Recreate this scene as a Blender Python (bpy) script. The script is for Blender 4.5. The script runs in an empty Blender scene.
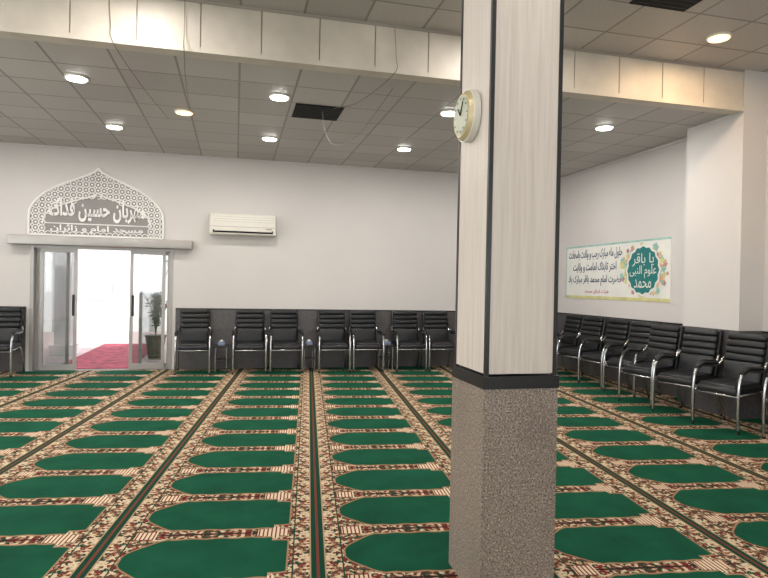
import bpy, bmesh, math, random, unicodedata
from mathutils import Vector, Matrix
random.seed(4)
scene = bpy.context.scene
COL = scene.collection

# ------------------------------------------------------------------ colours / materials
def lin(c):
    out = []
    for v in c:
        v = v / 255.0
        out.append(v / 12.92 if v <= 0.04045 else ((v + 0.055) / 1.055) ** 2.4)
    return tuple(out) + (1.0,)

class E:
    """tiny expression wrapper around math nodes"""
    def __init__(s, nt, sock): s.nt = nt; s.s = sock
    def m(s, op, *a):
        n = s.nt.nodes.new('ShaderNodeMath'); n.operation = op
        s.nt.links.new(s.s, n.inputs[0])
        for i, v in enumerate(a):
            if isinstance(v, E): s.nt.links.new(v.s, n.inputs[i + 1])
            else: n.inputs[i + 1].default_value = v
        return E(s.nt, n.outputs[0])
    def __add__(s, o): return s.m('ADD', o)
    def __sub__(s, o): return s.m('SUBTRACT', o)
    def __mul__(s, o): return s.m('MULTIPLY', o)
    def __truediv__(s, o): return s.m('DIVIDE', o)
    def abs(s): return s.m('ABSOLUTE')
    def lt(s, o): return s.m('LESS_THAN', o)
    def gt(s, o): return s.m('GREATER_THAN', o)
    def fl(s): return s.m('FLOOR')
    def fr(s): return s.m('FRACT')
    def mn(s, o): return s.m('MINIMUM', o)
    def mx(s, o): return s.m('MAXIMUM', o)
    def clamp(s): return s.m('MAXIMUM', 0.0).m('MINIMUM', 1.0)
    def pw(s, o): return s.m('POWER', o)
    def sin(s): return s.m('SINE')

def new_mat(name):
    m = bpy.data.materials.new(name); m.use_nodes = True
    nt = m.node_tree
    return m, nt, nt.nodes['Principled BSDF']

def objcoord(nt):
    tc = nt.nodes.new('ShaderNodeTexCoord')
    sp = nt.nodes.new('ShaderNodeSeparateXYZ')
    nt.links.new(tc.outputs['Object'], sp.inputs[0])
    return tc.outputs['Object'], E(nt, sp.outputs[0]), E(nt, sp.outputs[1]), E(nt, sp.outputs[2])

def combine(nt, x, y, z=0.0):
    n = nt.nodes.new('ShaderNodeCombineXYZ')
    for i, v in enumerate((x, y, z)):
        if isinstance(v, E): nt.links.new(v.s, n.inputs[i])
        else: n.inputs[i].default_value = v
    return n.outputs[0]

def mixc(nt, f, a, b):
    n = nt.nodes.new('ShaderNodeMix'); n.data_type = 'RGBA'
    if isinstance(f, E): nt.links.new(f.s, n.inputs[0])
    else: n.inputs[0].default_value = f
    for idx, v in ((6, a), (7, b)):
        if isinstance(v, tuple): n.inputs[idx].default_value = v
        else: nt.links.new(v, n.inputs[idx])
    return n.outputs[2]

def ramp(nt, fac, stops, interp='LINEAR'):
    r = nt.nodes.new('ShaderNodeValToRGB'); r.color_ramp.interpolation = interp
    els = r.color_ramp.elements
    while len(els) < len(stops): els.new(0.5)
    for e, (p, c) in zip(els, stops): e.position = p; e.color = c
    nt.links.new(fac, r.inputs[0])
    return r.outputs[0]

def noise(nt, vec, scale, detail=3, rough=0.5):
    n = nt.nodes.new('ShaderNodeTexNoise')
    n.inputs['Scale'].default_value = scale; n.inputs['Detail'].default_value = detail
    n.inputs['Roughness'].default_value = rough
    if vec is not None: nt.links.new(vec, n.inputs['Vector'])
    return n.outputs[0]

def simple(name, c, rough=0.5, metal=0.0, var=0.0, vscale=6.0, bump=0.0, bscale=80):
    m, nt, b = new_mat(name)
    b.inputs['Roughness'].default_value = rough; b.inputs['Metallic'].default_value = metal
    col = lin(c)
    vec, _, _, _ = objcoord(nt)
    f = noise(nt, vec, vscale)
    lo = tuple(max(0, v * (1 - var)) for v in col[:3]) + (1,)
    hi = tuple(min(1, v * (1 + var)) for v in col[:3]) + (1,)
    nt.links.new(ramp(nt, f, [(0.3, lo), (0.7, hi)]), b.inputs['Base Color'])
    if bump:
        bn = nt.nodes.new('ShaderNodeBump'); bn.inputs['Strength'].default_value = bump
        bn.inputs['Distance'].default_value = 0.01
        nt.links.new(noise(nt, vec, bscale), bn.inputs['Height'])
        nt.links.new(bn.outputs[0], b.inputs['Normal'])
    return m

M_wall = simple('wall_paint', (209, 204, 201), 0.6, var=0.03, vscale=0.7, bump=0.05)
M_white = simple('white_plastic', (222, 218, 208), 0.35, var=0.02)
M_black = simple('black_leather', (15, 16, 20), 0.42, var=0.2, bump=0.2, bscale=60)
M_blackm = simple('black_metal', (24, 22, 23), 0.35, var=0.1)
M_chrome = simple('chrome', (190, 190, 192), 0.25, 1.0)
M_alu = simple('aluminium', (168, 164, 160), 0.4, 0.6, var=0.04)
M_dark = simple('dark_opening', (22, 20, 20), 0.9)
M_lattice = simple('lattice_white', (246, 244, 242), 0.5)
M_archback = simple('arch_glass_panel', (142, 137, 135), 0.3, var=0.06)
M_gold = simple('clock_rim', (184, 168, 130), 0.35, 0.2, var=0.1)
M_clockface = simple('clock_face', (160, 164, 142), 0.4, var=0.05)
M_green = simple('leaf_green', (62, 98, 52), 0.6, var=0.35, vscale=14)
M_pink = simple('flower_pink', (205, 110, 120), 0.6, var=0.2)
M_pot = simple('pot_dark', (60, 50, 46), 0.5)
M_cable = simple('cable_grey', (120, 112, 104), 0.6)
M_beam = simple('bulkhead_panel', (206, 196, 182), 0.45, var=0.10, vscale=3)
M_beamgap = simple('bulkhead_joint', (160, 150, 138), 0.7)
M_outwall = simple('outside_plaster', (236, 234, 232), 0.8, var=0.05)
M_outwin = simple('outside_window', (186, 190, 196), 0.4, var=0.1)
M_outfloor = simple('outside_paving', (196, 172, 168), 0.8, var=0.1)
M_rug = simple('red_rug', (146, 60, 72), 0.9, var=0.5, vscale=6)
M_wood = simple('table_dark', (48, 42, 42), 0.4, var=0.2)
M_tissue = simple('tissue_box', (120, 134, 160), 0.6)

def mat_granite(name, base, dark, light, scale=170, rough=0.35, patch=1.2):
    m, nt, b = new_mat(name)
    vec, _, _, _ = objcoord(nt)
    f = noise(nt, vec, scale, 2, 0.6)
    c1 = ramp(nt, f, [(0.34, lin(dark)), (0.46, lin(base)), (0.55, lin(base)), (0.68, lin(light))])
    g = noise(nt, vec, 3.0, 4)
    c = mixc(nt, E(nt, g).m('SUBTRACT', 0.48).m('MULTIPLY', patch).clamp(), c1, lin(dark))
    nt.links.new(c, b.inputs['Base Color']); b.inputs['Roughness'].default_value = rough
    return m
M_granite = mat_granite('granite_beige', (134, 120, 110), (76, 64, 58), (186, 171, 158), 112)
M_dado = mat_granite('granite_dark', (86, 82, 82), (54, 51, 52), (120, 115, 113), 90)

def mat_laminate():
    m, nt, b = new_mat('column_laminate')
    vec, x, y, z = objcoord(nt)
    v = combine(nt, x * 40.0, y * 40.0, z * 1.3)
    f = noise(nt, v, 1.6, 4, 0.6)
    c = ramp(nt, f, [(0.3, lin((190, 178, 167))), (0.5, lin((200, 189, 179))), (0.7, lin((207, 197, 187)))])
    nt.links.new(c, b.inputs['Base Color']); b.inputs['Roughness'].default_value = 0.45
    return m
M_lam = mat_laminate()

def mat_tiles():
    m, nt, b = new_mat('ceiling_tiles')
    vec, x, y, z = objcoord(nt)
    S = 0.6
    fx = (x / S).fr(); fy = (y / S).fr()
    ex = fx.mn((fx * -1.0) + 1.0); ey = fy.mn((fy * -1.0) + 1.0)
    line = ex.mn(ey).lt(0.02)
    wn = nt.nodes.new('ShaderNodeTexWhiteNoise'); wn.noise_dimensions = '2D'
    nt.links.new(combine(nt, (x / S).fl(), (y / S).fl()), wn.inputs['Vector'])
    base = ramp(nt, wn.outputs[0], [(0.0, lin((172, 166, 161))), (1.0, lin((192, 186, 181)))])
    sp = noise(nt, vec, 60, 3)
    base2 = mixc(nt, E(nt, sp).m('SUBTRACT', 0.4).clamp(), base, lin((134, 128, 122)))
    c = mixc(nt, line, base2, lin((126, 120, 114)))
    nt.links.new(c, b.inputs['Base Color']); b.inputs['Roughness'].default_value = 0.36
    return m
M_tiles = mat_tiles()

def mat_carpet():
    m, nt, b = new_mat('prayer_carpet_pattern')
    vec, x, y, z = objcoord(nt)
    A = math.radians(6.7); c, s = math.cos(A), math.sin(A)
    p = x * c - y * s
    q = x * s + y * c
    W, L = 1.2, 0.62
    a = ((p - 0.08) / W + 20.0).fr() * W - W / 2          # -.6 .. .6 across the roll
    bq = ((q - 3.95) / L + 20.5).fr() * L - L / 2         # -.31 .. .31 along
    ab = bq.abs(); aa = a.abs()
    t = ((a + 0.45) / 0.20).clamp()
    w1 = t.pw(0.5) * 0.240
    scal = ((a * 38.0).sin() * 0.005)
    w = w1 + scal
    right_narrow = a.gt(0.34) * 0.05
    w = w - right_narrow
    inx = a.gt(-0.445) * a.lt(0.43)
    green = ab.lt(w) * inx
    outl = ab.lt(w + 0.016) * a.gt(-0.468) * a.lt(0.440)
    def flora(vx, vy, sc, stops):
        v = nt.nodes.new('ShaderNodeTexVoronoi'); v.inputs['Scale'].default_value = sc
        nt.links.new(combine(nt, vx, vy), v.inputs['Vector'])
        se = nt.nodes.new('ShaderNodeSeparateColor'); nt.links.new(v.outputs['Color'], se.inputs[0])
        col = ramp(nt, se.outputs[0], stops, 'CONSTANT')
        d = E(nt, v.outputs['Distance'])
        return col, d
    cream = lin((198, 180, 150)); red = lin((112, 38, 36)); brown = lin((92, 62, 50)); dg = lin((18, 60, 44)); tan = lin((158, 128, 100))
    f1, d1 = flora(a, ab, 56, [(0.0, cream), (0.22, red), (0.46, tan), (0.62, brown), (0.83, dg)])
    bb = (q / (L / 2)).fr() * (L / 2)
    f2, d2 = flora(aa, bb, 50, [(0.0, cream), (0.22, red), (0.45, tan), (0.60, brown), (0.77, cream), (0.88, dg)])
    f2 = mixc(nt, d2.lt(0.14), f2, cream)
    edge = (ab * -1.0) + L / 2
    col = f1
    col = mixc(nt, edge.lt(0.009), col, lin((50, 28, 26)))
    tow = ((a - 0.34).abs().lt(0.09)) * edge.lt(0.050) + ((a - 0.34).abs().lt(0.035)) * edge.lt(0.085)
    tow2 = ((a + 0.39).abs().lt(0.06)) * edge.lt(0.05)
    stripe = (a * 260.0).sin().gt(-0.45)
    tcol = mixc(nt, stripe, red, lin((212, 194, 166)))
    col = mixc(nt, (tow + tow2).clamp(), col, tcol)
    col = mixc(nt, outl, col, lin((148, 118, 90)))
    gn = noise(nt, vec, 4.0, 4)
    gcol = ramp(nt, gn, [(0.3, lin((12, 66, 46))), (0.7, lin((18, 80, 57)))])
    col = mixc(nt, green, col, gcol)
    col = mixc(nt, aa.gt(0.462), col, dg)
    col = mixc(nt, aa.gt(0.470), col, f2)
    col = mixc(nt, aa.gt(0.556), col, lin((164, 138, 110)))
    col = mixc(nt, aa.gt(0.564), col, lin((16, 58, 42)))
    col = mixc(nt, aa.gt(0.592), col, lin((106, 56, 46)))
    nt.links.new(col, b.inputs['Base Color'])
    b.inputs['Roughness'].default_value = 0.95
    b.inputs['Specular IOR Level'].default_value = 0.1
    bn = nt.nodes.new('ShaderNodeBump'); bn.inputs['Strength'].default_value = 0.4; bn.inputs['Distance'].default_value = 0.005
    nt.links.new(noise(nt, vec, 260, 2), bn.inputs['Height']); nt.links.new(bn.outputs[0], b.inputs['Normal'])
    return m
M_carpet = mat_carpet()

def mat_glass():
    m = bpy.data.materials.new('door_glass'); m.use_nodes = True; nt = m.node_tree
    for n in list(nt.nodes): nt.nodes.remove(n)
    o = nt.nodes.new('ShaderNodeOutputMaterial'); mx = nt.nodes.new('ShaderNodeMixShader')
    t = nt.nodes.new('ShaderNodeBsdfTransparent'); g = nt.nodes.new('ShaderNodeBsdfGlossy')
    t.inputs[0].default_value = (0.84, 0.86, 0.86, 1); g.inputs['Roughness'].default_value = 0.05
    mx.inputs[0].default_value = 0.12
    nt.links.new(t.outputs[0], mx.inputs[1]); nt.links.new(g.outputs[0], mx.inputs[2]); nt.links.new(mx.outputs[0], o.inputs[0])
    return m
M_glass = mat_glass()

def mat_emit(name, col, st):
    m, nt, b = new_mat(name)
    b.inputs['Base Color'].default_value = col
    b.inputs['Emission Color'].default_value = col; b.inputs['Emission Strength'].default_value = st
    return m
M_lamp = mat_emit('lamp_cool', (1, 0.98, 0.95, 1), 14)
M_lampw = mat_emit('lamp_warm', (1, 0.62, 0.32, 1), 3.0)

# ------------------------------------------------------------------ mesh builder
class MB:
    def __init__(s, name, mats): s.name = name; s.bm = bmesh.new(); s.mats = mats
    def mi(s, m): 
        if m not in s.mats: s.mats.append(m)
        return s.mats.index(m)
    def box(s, lo, hi, m):
        x0, y0, z0 = lo; x1, y1, z1 = hi
        v = [s.bm.verts.new(c) for c in ((x0,y0,z0),(x1,y0,z0),(x1,y1,z0),(x0,y1,z0),(x0,y0,z1),(x1,y0,z1),(x1,y1,z1),(x0,y1,z1))]
        for f in ((3,2,1,0),(4,5,6,7),(0,1,5,4),(1,2,6,5),(2,3,7,6),(3,0,4,7)):
            fc = s.bm.faces.new([v[i] for i in f]); fc.material_index = s.mi(m)
    def rbox(s, c, size, r, m, rot=None, seg=3):
        t = bmesh.new(); bmesh.ops.create_cube(t, size=1.0)
        bmesh.ops.scale(t, vec=size, verts=t.verts)
        bmesh.ops.bevel(t, geom=list(t.edges), offset=r, segments=seg, affect='EDGES', profile=0.5)
        M = Matrix.Translation(c) @ (rot.to_4x4() if rot else Matrix.Identity(4))
        s._merge(t, M, m, True)
    def _merge(s, t, M, m, smooth=False):
        mp = {}
        for v in t.verts: mp[v] = s.bm.verts.new(M @ v.co)
        for f in t.faces:
            nf = s.bm.faces.new([mp[v] for v in f.verts]); nf.material_index = s.mi(m); nf.smooth = smooth
        t.free()
    def cyl(s, c, r, h, m, axis='Z', seg=24, r2=None):
        t = bmesh.new(); bmesh.ops.create_cone(t, cap_ends=True, segments=seg, radius1=r, radius2=r if r2 is None else r2, depth=h)
        R = Matrix.Identity(4)
        if axis == 'X': R = Matrix.Rotation(math.pi/2, 4, 'Y')
        if axis == 'Y': R = Matrix.Rotation(math.pi/2, 4, 'X')
        s._merge(t, Matrix.Translation(c) @ R, m, False)
    def sphere(s, c, sc, m, seg=12):
        t = bmesh.new(); bmesh.ops.create_uvsphere(t, u_segments=seg, v_segments=seg//2+2, radius=1.0)
        s._merge(t, Matrix.Translation(c) @ Matrix.Diagonal((*sc, 1)), m, True)
    def tube(s, pts, r, m, seg=8, flat=1.0):
        pts = [Vector(p) for p in pts]; rings = []
        up = Vector((0.13, 0.21, 0.97)).normalized(); n0 = None
        for i, p in enumerate(pts):
            d = (pts[min(i+1, len(pts)-1)] - pts[max(i-1, 0)]).normalized()
            if n0 is None:
                n0 = d.cross(up)
                if n0.length < .1: n0 = d.cross(Vector((1,0,0)))
                n0.normalize()
            n0 = (n0 - d * n0.dot(d)).normalized(); b = d.cross(n0)
            rings.append([s.bm.verts.new(p + (n0*math.cos(2*math.pi*k/seg) + b*math.sin(2*math.pi*k/seg)*flat)*r) for k in range(seg)])
        for i in range(len(rings)-1):
            for k in range(seg):
                f = s.bm.faces.new((rings[i][k], rings[i][(k+1)%seg], rings[i+1][(k+1)%seg], rings[i+1][k]))
                f.material_index = s.mi(m); f.smooth = True
        for rg in (rings[0][::-1], rings[-1]):
            f = s.bm.faces.new(rg); f.material_index = s.mi(m)
    def poly(s, pts, z, m, thick=0.0):
        v = [s.bm.verts.new((x, y, z)) for x, y in pts]
        f = s.bm.faces.new(v); f.material_index = s.mi(m)
        f.normal_update()
        if f.normal.z < 0: f.normal_flip()
        if thick:
            r = bmesh.ops.extrude_face_region(s.bm, geom=[f])
            nv = [g for g in r['geom'] if isinstance(g, bmesh.types.BMVert)]
            for q in nv: q.co.z += thick
    def done(s, loc=(0,0,0), rot=None, parent=None):
        bmesh.ops.recalc_face_normals(s.bm, faces=s.bm.faces)
        me = bpy.data.meshes.new(s.name); s.bm.to_mesh(me); s.bm.free()
        for m in s.mats: me.materials.append(m)
        o = bpy.data.objects.new(s.name, me); COL.objects.link(o)
        o.location = loc
        if rot: o.rotation_euler = rot
        if parent: o.parent = parent
        return o

def smooth(pts, n=6):
    P = [Vector(p) for p in pts]; P = [P[0]*2-P[1]] + P + [P[-1]*2-P[-2]]; out = []
    for i in range(1, len(P)-2):
        for k in range(n):
            t = k/n
            out.append(0.5*((2*P[i]) + (P[i+1]-P[i-1])*t + (2*P[i-1]-5*P[i]+4*P[i+1]-P[i+2])*t*t + (3*P[i]-P[i-1]-3*P[i+1]+P[i+2])*t**3))
    out.append(P[-2]); return out

# ------------------------------------------------------------------ room
XL, XR, YF, YB = -6.5, 6.1, -4.0, 10.74
H1, H2, YBM = 3.65, 4.12, 5.87
T = 0.2
b = MB('floor', [simple('floor_screed', (120, 118, 112), 0.8)]); b.box((XL-T, YF-T, -0.2), (XR+T, YB+T, 0.0), b.mats[0]); b.done()
b = MB('prayer_carpet', [M_carpet]); b.box((XL+.01, YF+.01, 0.0), (XR-.01, YB-.03, 0.008), M_carpet); b.done()

DX0, DX1, DH = -3.21, -1.03, 2.06
b = MB('wall_back', [M_wall])
b.box((XL-T, YB, 0), (DX0, YB+T, H2+.2), M_wall); b.box((DX1, YB, 0), (XR+T, YB+T, H2+.2), M_wall); b.box((DX0, YB, DH), (DX1, YB+T, H2+.2), M_wall)
b.done()
b = MB('wall_right', [M_wall]); b.box((XR, YF-T, 0), (XR+T, YB, H2+.2), M_wall); b.done()
# pilaster that carries the bulkhead
PX, PYE = 5.76, 6.76
b = MB('trim_pilaster', [M_wall]); b.box((PX, YBM-.02, 1.05), (XR, PYE, H2), M_wall)
b.box((PX-.012, YBM-.032, 0), (XR, PYE+.012, 1.05), M_dado); b.done()

def wall_with_windows(name, fixed, a0, a1, along, wins, thick):
    b = MB(name, [M_wall]); z0, z1 = 1.0, 2.7
    def bx(u0, u1, za, zb):
        if along == 'X': b.box((u0, min(fixed, fixed+thick), za), (u1, max(fixed, fixed+thick), zb), M_wall)
        else: b.box((min(fixed, fixed+thick), u0, za), (max(fixed, fixed+thick), u1, zb), M_wall)
    bx(a0, a1, 0, z0); bx(a0, a1, z1, H2+.2)
    cur = a0
    for (w0, w1) in wins: bx(cur, w0, z0, z1); cur = w1
    bx(cur, a1, z0, z1); b.done()
    for i, (w0, w1) in enumerate(wins):
        f = MB('window_%s_%d' % (name[5:], i+1), [M_alu]); mid = fixed + thick/2
        def fb(u0, u1, za, zb, m=M_alu, d=.03):
            if along == 'X': f.box((u0, mid-d, za), (u1, mid+d, zb), m)
            else: f.box((mid-d, u0, za), (mid+d, u1, zb), m)
        fb(w0, w0+.06, z0, z1); fb(w1-.06, w1, z0, z1); fb(w0+.06, w1-.06, z0, z0+.06); fb(w0+.06, w1-.06, z1-.06, z1); fb((w0+w1)/2-.03, (w0+w1)/2+.03, z0+.06, z1-.06)
        fb(w0+.06, w1-.06, z0+.06, z1-.06, M_glass, .004)
        f.done()
WF = [(-5.2, -2.8), (-1.6, .8), (2.0, 4.4)]
WL = [(-2.6, -.2), (1.0, 3.4), (4.6, 7.0)]
wall_with_windows('wall_front', YF, XL-T, XR, 'X', WF, -T)
wall_with_windows('wall_left', XL, YF, YB, 'Y', WL, -T)

b = MB('ceiling', [M_tiles])
b.box((XL-T, YF-T, H2), (XR+T, YBM+.1, H2+.12), M_tiles); b.box((XL-T, YBM+.02, H1), (XR+T, YB, H1+.12), M_tiles); b.done()
b = MB('bulkhead_beam', [M_beamgap]); b.box((XL, YBM, H1-.01), (PX, YBM+.12, H2), M_beamgap)
x = PX - .005
while x > XL:
    x0 = max(XL, x-.55)
    b.box((x0+.003, YBM-.012, H1+.035), (x-.003, YBM, H2-.03), M_beam); x -= .556
b.box((XL, YBM-.03, H1-.02), (PX, YBM+.13, H1+.028), M_beam); b.box((XL, YBM-.02, H2-.03), (PX, YBM, H2), M_beamgap)
b.done()
b = MB('trim_1', [M_wall]); b.box((XL, YB-.03, H1-.03), (XR, YB, H1), M_wall); b.box((XR-.03, PYE, H1-.03), (XR, YB-.03, H1), M_wall); b.done()

b = MB('trim_dado_back', [M_dado])
b.box((XL, YB-.02, 0), (DX0-.05, YB, 1.03), M_dado); b.box((DX1+.05, YB-.02, 0), (XR, YB, 1.03), M_dado)
b.box((XL, YB-.03, 1.03), (DX0-.05, YB, 1.05), M_blackm); b.box((DX1+.05, YB-.03, 1.03), (XR, YB, 1.05), M_blackm); b.done()
b = MB('trim_dado_right', [M_dado])
b.box((XR-.02, PYE+.02, 0), (XR, YB-.03, 1.03), M_dado); b.box((XR-.02, YF, 0), (XR, YBM-.04, 1.03), M_dado)
b.box((XR-.03, PYE+.02, 1.03), (XR, YB-.03, 1.05), M_blackm); b.box((XR-.03, YF, 1.03), (XR, YBM-.04, 1.05), M_blackm); b.done()

# ------------------------------------------------------------------ column
CX, CY, CW, CD = 1.150, 2.63, 0.374, 0.41
b = MB('column', [M_lam])
b.box((CX+.004, CY+.004, 1.09), (CX+CW-.004, CY+CD-.004, H2), M_lam)
b.box((CX-.006, CY-.006, 0.008), (CX+CW+.006, CY+CD+.006, 1.02), M_granite)
b.box((CX-.010, CY-.010, 1.02), (CX+CW+.010, CY+CD+.010, 1.08), M_blackm)
s_ = .020
for (xa, ya) in ((CX, CY), (CX+CW-s_, CY), (CX, CY+CD-s_), (CX+CW-s_, CY+CD-s_)):
    b.box((xa, ya, 1.08), (xa+s_, ya+s_, H2), M_blackm)
b.done()

# wall clock on the side of the column
b = MB('wall_clock', [M_gold])
cy, cz = CY+.24, 2.37; xf = CX
b.cyl((xf-.018, cy, cz), .130, .036, M_white, 'X', 40)
b.cyl((xf-.045, cy, cz), .108, .018, M_gold, 'X', 40, r2=.126)
b.cyl((xf-.055, cy, cz), .096, .004, M_clockface, 'X', 40)
for k in range(12):
    a = k*math.pi/6; rr = .083
    b.rbox((xf-.059, cy+rr*math.sin(a), cz+rr*math.cos(a)), (.003, .005, .011), .001, M_blackm, Matrix.Rotation(-a, 3, 'X'), 1)
b.tube([(xf-.060, cy, cz), (xf-.060, cy+.035, cz+.04)], .003, M_blackm); b.tube([(xf-.060, cy, cz), (xf-.060, cy-.03, cz+.065)], .0025, M_blackm)
b.done()

# ------------------------------------------------------------------ Arabic-script lettering
NJ = set('اأآدذرزژوة')
def shape(t):
    out = []
    for i, ch in enumerate(t):
        if not ('\u0600' <= ch <= '\u06ff'): out.append(ch); continue
        pj = i > 0 and '\u0600' <= t[i-1] <= '\u06ff' and t[i-1] not in NJ
        nj = i < len(t)-1 and '\u0600' <= t[i+1] <= '\u06ff' and ch not in NJ
        form = 'MEDIAL' if pj and nj else 'FINAL' if pj else 'INITIAL' if nj else 'ISOLATED'
        try: out.append(unicodedata.lookup(unicodedata.name(ch) + ' ' + form + ' FORM'))
        except KeyError: out.append(ch)
    return ''.join(reversed(out))
def text(name, body, width, height, loc, mat, parent, extrude=.003, off=0.0):
    """lettering fitted to width x height, centred at loc in the parent's plane"""
    cu = bpy.data.curves.new(name, 'FONT'); cu.body = shape(body); cu.size = .3; cu.extrude = extrude; cu.offset = off
    cu.materials.append(mat)
    o = bpy.data.objects.new(name, cu); COL.objects.link(o)
    bpy.context.view_layer.update()
    bb = [Vector(c) for c in o.bound_box]
    x0, x1 = min(v.x for v in bb), max(v.x for v in bb); y0, y1 = min(v.y for v in bb), max(v.y for v in bb)
    sx, sy = width/max(x1-x0, .01), height/max(y1-y0, .01)
    o.parent = parent; o.scale = (sx, sy, 1)
    o.location = (loc[0]-(x0+x1)/2*sx, loc[1]-(y0+y1)/2*sy, loc[2])
    return o

# ------------------------------------------------------------------ arched lattice over the door
half = [(1.02, 0), (1.02, .28), (1.0, .42), (.93, .55), (.80, .68), (.60, .81), (.38, .91), (.18, 1.0), (.07, 1.06), (0, 1.13)]
hs = [(v.x, v.y) for v in smooth([(x, y, 0) for x, y in half], 5)]
outline = hs + [(-x, y) for x, y in hs[::-1][1:]]
def halfw(y):
    for (xa, ya), (xb, yb) in zip(hs, hs[1:]):
        if ya <= y <= yb: return xa + (xb-xa)*(y-ya)/max(1e-6, yb-ya)
    return -1
b = MB('arched_lattice_sign', [M_archback])
b.poly(outline, 0.002, M_archback, 0.012)
ring = [Vector((x, y, .022)) for x, y in outline]
b.tube(ring, .020, M_lattice, 6); b.tube([(-1.02, .012, .022), (1.02, .012, .022)], .02, M_lattice, 6)
KI, KJ = .80, .60
inner = [Vector((x*KI, y*KJ+.05, .022)) for x, y in outline if y > .2]
b.tube(inner, .012, M_lattice, 6)
def inside(x, y): return 0.01 < y and abs(x) < halfw(y)-.02
def inin(x, y): 
    yy = (y-.05)/KJ
    return 0 < yy <= 1.13 and abs(x) < halfw(yy)*KI+.01
st = .092
for i in range(-12, 13):
    for j in range(0, 13):
        cx, cyy = i*st, j*st+.03
        pts = []
        for k in range(9):
            a = k*math.pi/4+math.pi/8
            pts.append((cx+.049*math.cos(a), cyy+.049*math.sin(a)))
        for (xa, ya), (xb, yb) in zip(pts, pts[1:]):
            if inside((xa+xb)/2, (ya+yb)/2) and (not inin(cx, cyy)):
                b.tube([(xa, ya, .02), (xb, yb, .02)], .010, M_lattice, 4)
        if inside(cx, cyy) and not inin(cx, cyy): b.cyl((cx, cyy, .018), .018, .012, M_lattice, 'Z', 8)
b.box((-.76, .03, .012), (.76, .20, .024), M_archback)
b.tube([(-.78, .205, .024), (.78, .205, .024)], .010, M_lattice, 5)
sign = b.done((-2.22, YB, 2.2), (math.pi/2, 0, 0))
text('calligraphy_1', 'مهربان حسین فداک', 1.46, .38, (0, .43, .032), M_lattice, sign, .008, .008)
text('calligraphy_2', 'مسجد امام و زائران', 1.40, .15, (0, .115, .03), M_lattice, sign, .006, .006)
fl = MB('flourish', [M_lattice])
for (fx, fy, sgn) in ((-.30, .60, 1), (.30, .60, -1), (0, .64, -1), (-.60, .50, -1), (.60, .50, 1)):
    pts = [(fx+sgn*(.085-.008*j)*math.cos(j*.6), fy+(.05-.0045*j)*math.sin(j*.6), .024) for j in range(10)]
    fl.tube(pts, .008, M_lattice, 5)
fl.done(parent=sign)

# ------------------------------------------------------------------ sliding entrance door
b = MB('door_1', [M_alu])
b.rbox((-2.11, YB-.09, 2.115), (2.78, .17, .15), .012, M_alu)
b.box((DX0, YB-.01, 0), (DX0+.05, YB+T, DH-.02), M_alu); b.box((DX1-.05, YB-.01, 0), (DX1, YB+T, DH-.02), M_alu)
b.box((DX0+.05, YB, DH-.06), (DX1-.05, YB+T, DH), M_alu)
def leaf(x0, x1, y, fw=.05):
    b.box((x0, y-.02, .01), (x0+fw, y+.02, DH-.06), M_alu); b.box((x1-fw, y-.02, .01), (x1, y+.02, DH-.06), M_alu)
    b.box((x0+fw, y-.02, .01), (x1-fw, y+.02, .10), M_alu); b.box((x0+fw, y-.02, DH-.12), (x1-fw, y+.02, DH-.06), M_alu)
    b.box((x0+fw, y-.004, .10), (x1-fw, y+.004, DH-.12), M_glass)
leaf(DX0+.05, -2.66, YB+.14); leaf(-3.08, -2.53, YB+.07)
leaf(-1.58, DX1-.05, YB+.14); leaf(-1.72, -1.16, YB+.07)
b.box((-2.6, YB+.045, .9), (-2.56, YB+.05, 1.25), M_blackm); b.box((-1.69, YB+.045, .9), (-1.65, YB+.05, 1.25), M_blackm)
b.done()

# ------------------------------------------------------------------ outside
b = MB('ground_outside', [M_outfloor]); b.box((-16, YB+T, -.2), (12, 30, -.005), M_outfloor); b.done()
b = MB('outdoor_rug', [M_rug]); b.box((-2.95, YB+T+.05, -.005), (-1.72, 15.2, .006), M_rug); b.done()
b = MB('courtyard_building', [M_outwall]); b.box((-15, 19, -.005), (10, 19.4, 4.2), M_outwall)
for k in range(9):
    x0 = -13.2+k*2.6; b.box((x0, 18.8, -.005), (x0+.35, 19, 4.2), M_outwall); b.box((x0+.9, 18.97, .9), (x0+1.9, 19, 2.3), M_outwin)
b.box((-15, 18.7, 4.2), (10, 19.4, 4.4), M_outwall); b.done()
b = MB('porch_post', [M_outwall])
b.box((-3.45, 13.0, -.005), (-3.15, 13.3, 3.2), M_outwall); b.box((-3.52, 12.93, -.005), (-3.08, 13.37, .2), M_outwall); b.box((-3.50, 12.95, 3.0), (-3.10, 13.35, 3.2), M_outwall); b.done()

b = MB('potted_plant', [M_pot])
px, py = -1.48, 12.3
b.cyl((px, py, .215), .13, .44, M_pot, 'Z', 20, r2=.19); b.cyl((px, py, .44), .20, .03, M_pot, 'Z', 20)
for k in range(26):
    a = random.uniform(0, 6.28); h = random.uniform(.9, 1.95); r = random.uniform(.05, .3)
    b.tube(smooth([(px, py, .45), (px+r*.3*math.cos(a), py+r*.3*math.sin(a), .45+(h-.45)*.6), (px+r*math.cos(a), py+r*math.sin(a), h)], 4), .008, M_green, 5)
    for j in range(10):
        t = random.uniform(.3, 1); q = Vector((px+r*t*t*math.cos(a), py+r*t*t*math.sin(a), .45+(h-.45)*t))
        an = random.uniform(0, 6.28)
        b.sphere(q+Vector((.05*math.cos(an), .05*math.sin(an), random.uniform(-.02, .03))), (.055, .03, .012) if j % 2 else (.03, .055, .014), M_green, 6)
    if k % 3 == 0: b.sphere((px+r*math.cos(a), py+r*math.sin(a), h), (.035, .035, .03), M_pink, 8)
b.done()

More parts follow.
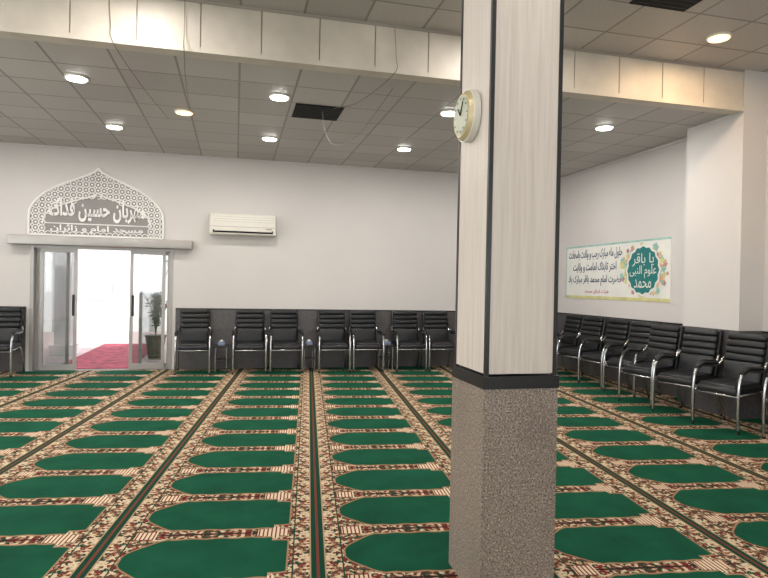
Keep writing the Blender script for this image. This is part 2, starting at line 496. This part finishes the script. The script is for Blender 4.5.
# ------------------------------------------------------------------ air conditioner
b = MB('air_conditioner', [M_white])
ax0, ax1, az = -.45, .67, 2.49
b.rbox(((ax0+ax1)/2, YB-.115, az), (ax1-ax0, .21, .36), .035, M_white, None, 4)
b.box((ax0+.06, YB-.223, az-.145), (ax1-.06, YB-.20, az-.095), M_dark)
b.rbox(((ax0+ax1)/2, YB-.225, az-.105), (ax1-ax0-.16, .012, .022), .004, M_white, None, 1)
b.box((ax0+.03, YB-.2225, az-.045), (ax1-.03, YB-.218, az-.039), M_archback)
for k in range(3): b.box((ax0+.05, YB-.2225, az+.125-.04*k), (ax1-.05, YB-.218, az+.128-.04*k), M_alu)
b.box((ax1-.18, YB-.224, az-.075), (ax1-.08, YB-.219, az-.06), M_archback)
b.done()

# ------------------------------------------------------------------ chairs
def chair_mesh():
    b = MB('conference_armchair', [M_black])
    tilt = Matrix.Rotation(math.radians(-11), 3, 'X')
    b.rbox((0, -.02, .435), (.48, .50, .10), .038, M_black, Matrix.Rotation(math.radians(3), 3, 'X'))
    b.rbox((0, -.03, .483), (.43, .44, .05), .022, M_black, Matrix.Rotation(math.radians(3), 3, 'X'))
    def bp(z): return .175 + (z-.45)*math.tan(math.radians(11))
    b.rbox((0, bp(.74)+.03, .74), (.49, .05, .60), .022, M_black, tilt)
    b.rbox((0, bp(.60)-.015, .60), (.45, .07, .24), .03, M_black, tilt)
    for z in (.755, .835, .915):
        b.rbox((0, bp(z)-.012, z), (.45, .07, .088), .03, M_black, tilt)
    b.rbox((0, bp(.99)-.008, .990), (.44, .08, .085), .034, M_black, tilt)
    for sx in (-1, 1):
        x = sx*.262
        fr = smooth([(x, -.27, .012), (x, -.275, .22), (x, -.27, .45), (x, -.235, .60), (x, -.13, .655), (x, .05, .645), (x, .16, .66), (x*.93, .235, .74)], 6)
        b.tube(fr, .017, M_chrome, 8)
        rl = smooth([(x*.93, .14, .43), (x, .20, .28), (x, .29, .012)], 6)
        b.tube(rl, .014, M_chrome, 8)
        b.tube([(x, -.265, .40), (x*.93, .0, .405), (x*.93, .17, .42)], .012, M_chrome, 6)
        b.tube(smooth([(x, -.225, .63), (x, -.12, .685), (x, .05, .672), (x, .13, .676)], 5), .027, M_black, 8, .7)
        b.cyl((x, -.27, .008), .02, .016, M_black, 'Z', 10); b.cyl((x, .29, .008), .02, .016, M_black, 'Z', 10)
    b.tube([(-.262, -.268, .385), (.262, -.268, .385)], .010, M_chrome, 6)
    return b.done()
first = chair_mesh(); spots = []
for X in (-.65, .25, .84, 1.66, 2.24, 3.02, 3.61, 4.35, 4.94, -3.50, -4.3):
    spots.append((X, YB-.42, random.uniform(-.03, .03)))
for X, Y, r in ((5.64, 9.62, .05), (5.62, 8.94, .2), (5.62, 8.27, .12), (5.60, 7.58, .28), (5.37, 6.88, .2), (5.36, 6.20, .28), (5.36, 5.53, .22), (5.60, 4.82, .2), (5.62, 4.1, .1)):
    spots.append((X, Y, -math.pi/2+r))
for i, (X, Y, r) in enumerate(spots):
    o = first if i == 0 else first.copy()
    if i: COL.objects.link(o)
    o.location = (X, Y, .008); o.rotation_euler = (0, 0, r)

def table():
    b = MB('side_table', [M_wood])
    b.rbox((0, 0, .43), (.23, .34, .03), .008, M_wood); b.rbox((0, 0, .2), (.20, .30, .02), .005, M_wood)
    for x in (-.09, .09):
        for y in (-.14, .14): b.cyl((x, y, .208), .011, .416, M_chrome, 'Z', 10)
    b.rbox((0, -.02, .475), (.11, .20, .06), .008, M_tissue); b.rbox((0, -.02, .515), (.05, .08, .03), .012, M_white)
    return b.done()
t0 = table()
for i, X in enumerate((-.21, 1.25, 2.63)):
    o = t0 if i == 0 else t0.copy()
    if i: COL.objects.link(o)
    o.location = (X, YB-.35, .008)

# ------------------------------------------------------------------ banner on the right wall
M_ban = simple('banner_vinyl', (228, 227, 221), 0.5, var=0.04)
M_teal = simple('banner_teal', (18, 116, 116), 0.5, var=0.15, vscale=12)
M_teal2 = simple('banner_aqua', (150, 192, 184), 0.5, var=0.2, vscale=9)
M_navy = simple('ink_navy', (24, 62, 96), 0.5)
M_mag = simple('ink_magenta', (176, 46, 92), 0.5)
M_org = simple('banner_orange', (214, 178, 142), 0.5, var=0.25, vscale=10)
M_yel = simple('banner_yellow', (208, 202, 140), 0.5, var=0.15)
M_ros = simple('banner_rose', (190, 138, 136), 0.5, var=0.25, vscale=10)
BW, BH = 2.82, .95
b = MB('wall_banner', [M_ban])
b.box((0, 0, .001), (BW, BH, .008), M_ban)
def disc(cx, cy, r, z, m, n=28, lobes=0, amp=0.0):
    pts = [(cx+r*(1+amp*math.cos(lobes*2*math.pi*k/n))*math.cos(2*math.pi*k/n), cy+r*(1+amp*math.cos(lobes*2*math.pi*k/n))*math.sin(2*math.pi*k/n)) for k in range(n)]
    b.poly(pts, z, m)
def rect(x0, y0, x1, y1, z, m): b.poly([(x0, y0), (x1, y0), (x1, y1), (x0, y1)], z, m)
rect(.0, .0, .03, BH, .0095, M_teal2)
rect(0, .0, BW, .05, .0092, M_yel); rect(0, BH-.03, BW, BH, .0092, M_teal2)
for k in range(80):
    r = random.uniform(.025, .055)
    a = random.uniform(0, 2*math.pi); R_ = random.uniform(.36, .54)
    x_, y_ = 2.22+R_*1.05*math.cos(a), .475+R_*.80*math.sin(a)
    if not (r*1.25+.01 < y_ < BH-r*1.25-.01 and x_ < BW-r*1.25-.01): continue
    disc(x_, y_, r, .0098+.00006*k, random.choice([M_ros, M_org, M_teal2, M_org, M_teal2, M_yel]), 30, 5, .22)
disc(2.22, .475, .395, .0160, M_ban, 64, 16, .03); disc(2.22, .475, .36, .0166, M_teal, 64, 16, .035)
ban = b.done()
ban.matrix_world = Matrix(((0, 0, -1, XR), (-1, 0, 0, 10.24), (0, 1, 0, 1.34), (0, 0, 0, 1)))
text('banner_line_1', 'حلول ماه مبارک رجب و ولادت باسعادت', 1.60, .19, (.90, .78, .011), M_navy, ban, .001, .003)
text('banner_line_2', 'اختر تابناک امامت و ولایت', 1.30, .18, (.90, .55, .011), M_navy, ban, .001, .003)
text('banner_line_3', 'حضرت امام محمد باقر مبارک باد', 1.60, .19, (.90, .32, .011), M_navy, ban, .001, .003)
text('banner_line_4', 'هیئت امنای مسجد', .7, .08, (1.0, .13, .011), M_mag, ban, .001)
text('banner_emblem_1', 'یا باقر', .50, .20, (2.22, .64, .0175), M_ban, ban, .001, .0)
text('banner_emblem_2', 'علوم النبی', .62, .20, (2.22, .45, .0175), M_ban, ban, .001, .0)
text('banner_emblem_3', 'محمد', .40, .14, (2.22, .27, .0175), M_ban, ban, .001, .0)

# ------------------------------------------------------------------ ceiling lights
def downlight(X, Y, H, warm=False, e=26):
    m = M_lampw if warm else M_lamp
    b = MB('recessed_downlight', [M_white])
    n = 32; R1, R0 = .12, .10
    v = []
    for k in range(n):
        a = 2*math.pi*k/n
        v.append([b.bm.verts.new((r*math.cos(a), r*math.sin(a), z)) for r, z in ((R1, 0), (R1, -.014), (R0, -.020), (R0, -.004))])
    for k in range(n):
        for j in range(3):
            f = b.bm.faces.new((v[k][j], v[(k+1)%n][j], v[(k+1)%n][j+1], v[k][j+1])); f.material_index = 0; f.smooth = True
    b.cyl((0, 0, -.014), R0, .026, m, 'Z', n)
    o = b.done((X, Y, H))
    L = bpy.data.lights.new('downlight_lamp', 'AREA'); L.shape = 'DISK'; L.size = .17; L.energy = e
    L.color = (1, .72, .45) if warm else (1, .955, .90)
    lo = bpy.data.objects.new('lamp', L); COL.objects.link(lo); lo.parent = o; lo.location = (0, 0, -.035)
for Y in (7.0, 9.05):
    for X in (-5.8, -3.75, -1.68, .45, 2.52, 4.68):
        downlight(X, Y, H1, e=23)
downlight(-.67, 7.99, H1, True, 14)
for Y in (5.17, 2.2, -.8):
    for X in (-5.2, -3.1, -.9, 1.9 if Y < 4 else 2.6, 4.76):
        downlight(X, Y, H2, X == 4.76 and Y > 5, 23)

def vent(X, Y, H):
    b = MB('ceiling_vent', [M_dark]); b.box((-.29, -.29, -.012), (.29, .29, 0), M_dark)
    for k in range(8): b.box((-.28, -.26+k*.07, -.016), (.28, -.255+k*.07, -.012), M_blackm)
    b.done((X, Y, H))
vent(.95, 7.5, H1); vent(3.72, 4.5, H2)

# loose thin cables
def cable(pts, r=.0035):
    b = MB('hanging_cable', [M_cable]); b.tube(smooth(pts, 8), r, M_cable, 6); b.done()
cable([(1.0, 7.4, H1-.015), (1.02, 7.3, 3.4), (1.10, 7.2, 3.2), (1.3, 7.0, 3.2), (1.5, 6.6, 3.45), (1.62, 6.3, H1-.005)])
cable([(1.5, YBM-.035, 4.1), (1.52, YBM-.04, 3.8), (1.5, YBM-.04, 3.62), (1.3, 6.6, 3.55), (1.1, 7.3, H1-.005)])
cable([(-.5, YBM-.035, 4.1), (-.5, YBM-.04, 3.8), (-.5, YBM-.04, 3.62), (-.55, 6.9, 3.57), (-.6, 9.3, H1-.005)])
cable([(-1.15, YBM-.035, 4.1), (-1.13, YBM-.04, 3.8), (-1.1, YBM-.04, 3.62), (-1.0, 6.9, 3.57), (-.9, 8.4, H1-.005)])

# ------------------------------------------------------------------ daylight
def sky_area(loc, rot, sx, sy, e):
    L = bpy.data.lights.new('window_daylight', 'AREA'); L.shape = 'RECTANGLE'; L.size = sx; L.size_y = sy; L.energy = e; L.color = (.99, .985, .98)
    o = bpy.data.objects.new('window_daylight', L); COL.objects.link(o); o.location = loc; o.rotation_euler = rot
for w0, w1 in WF: sky_area(((w0+w1)/2, YF-T-.15, 1.85), (math.pi/2, 0, 0), 2.3, 1.6, 125)
for w0, w1 in WL: sky_area((XL-T-.15, (w0+w1)/2, 1.85), (math.pi/2, 0, -math.pi/2), 2.3, 1.6, 175)
S = bpy.data.lights.new('sun', 'SUN'); S.energy = 4.2; S.angle = .02; S.color = (1, .96, .9)
so = bpy.data.objects.new('sun', S); COL.objects.link(so); so.rotation_euler = (math.radians(35), math.radians(-30), 0); so.location = (0, 14, 12)

w = bpy.data.worlds.new('sky'); scene.world = w; w.use_nodes = True
bg = w.node_tree.nodes['Background']; bg.inputs[0].default_value = (.86, .91, 1, 1); bg.inputs[1].default_value = 2.2

# ------------------------------------------------------------------ camera
cam = bpy.data.cameras.new('camera'); co = bpy.data.objects.new('camera', cam); COL.objects.link(co)
cam.sensor_width = 36; cam.lens = 600/768*36; cam.clip_start = .05; cam.clip_end = 200
R = Matrix.Rotation(math.radians(-13.9), 4, 'Z') @ Matrix.Rotation(math.radians(90-.33), 4, 'X') @ Matrix.Rotation(math.radians(1.15), 4, 'Z')
co.matrix_world = Matrix.Translation((0, 0, 1.5)) @ R
scene.camera = co
scene.view_settings.view_transform = 'Standard'
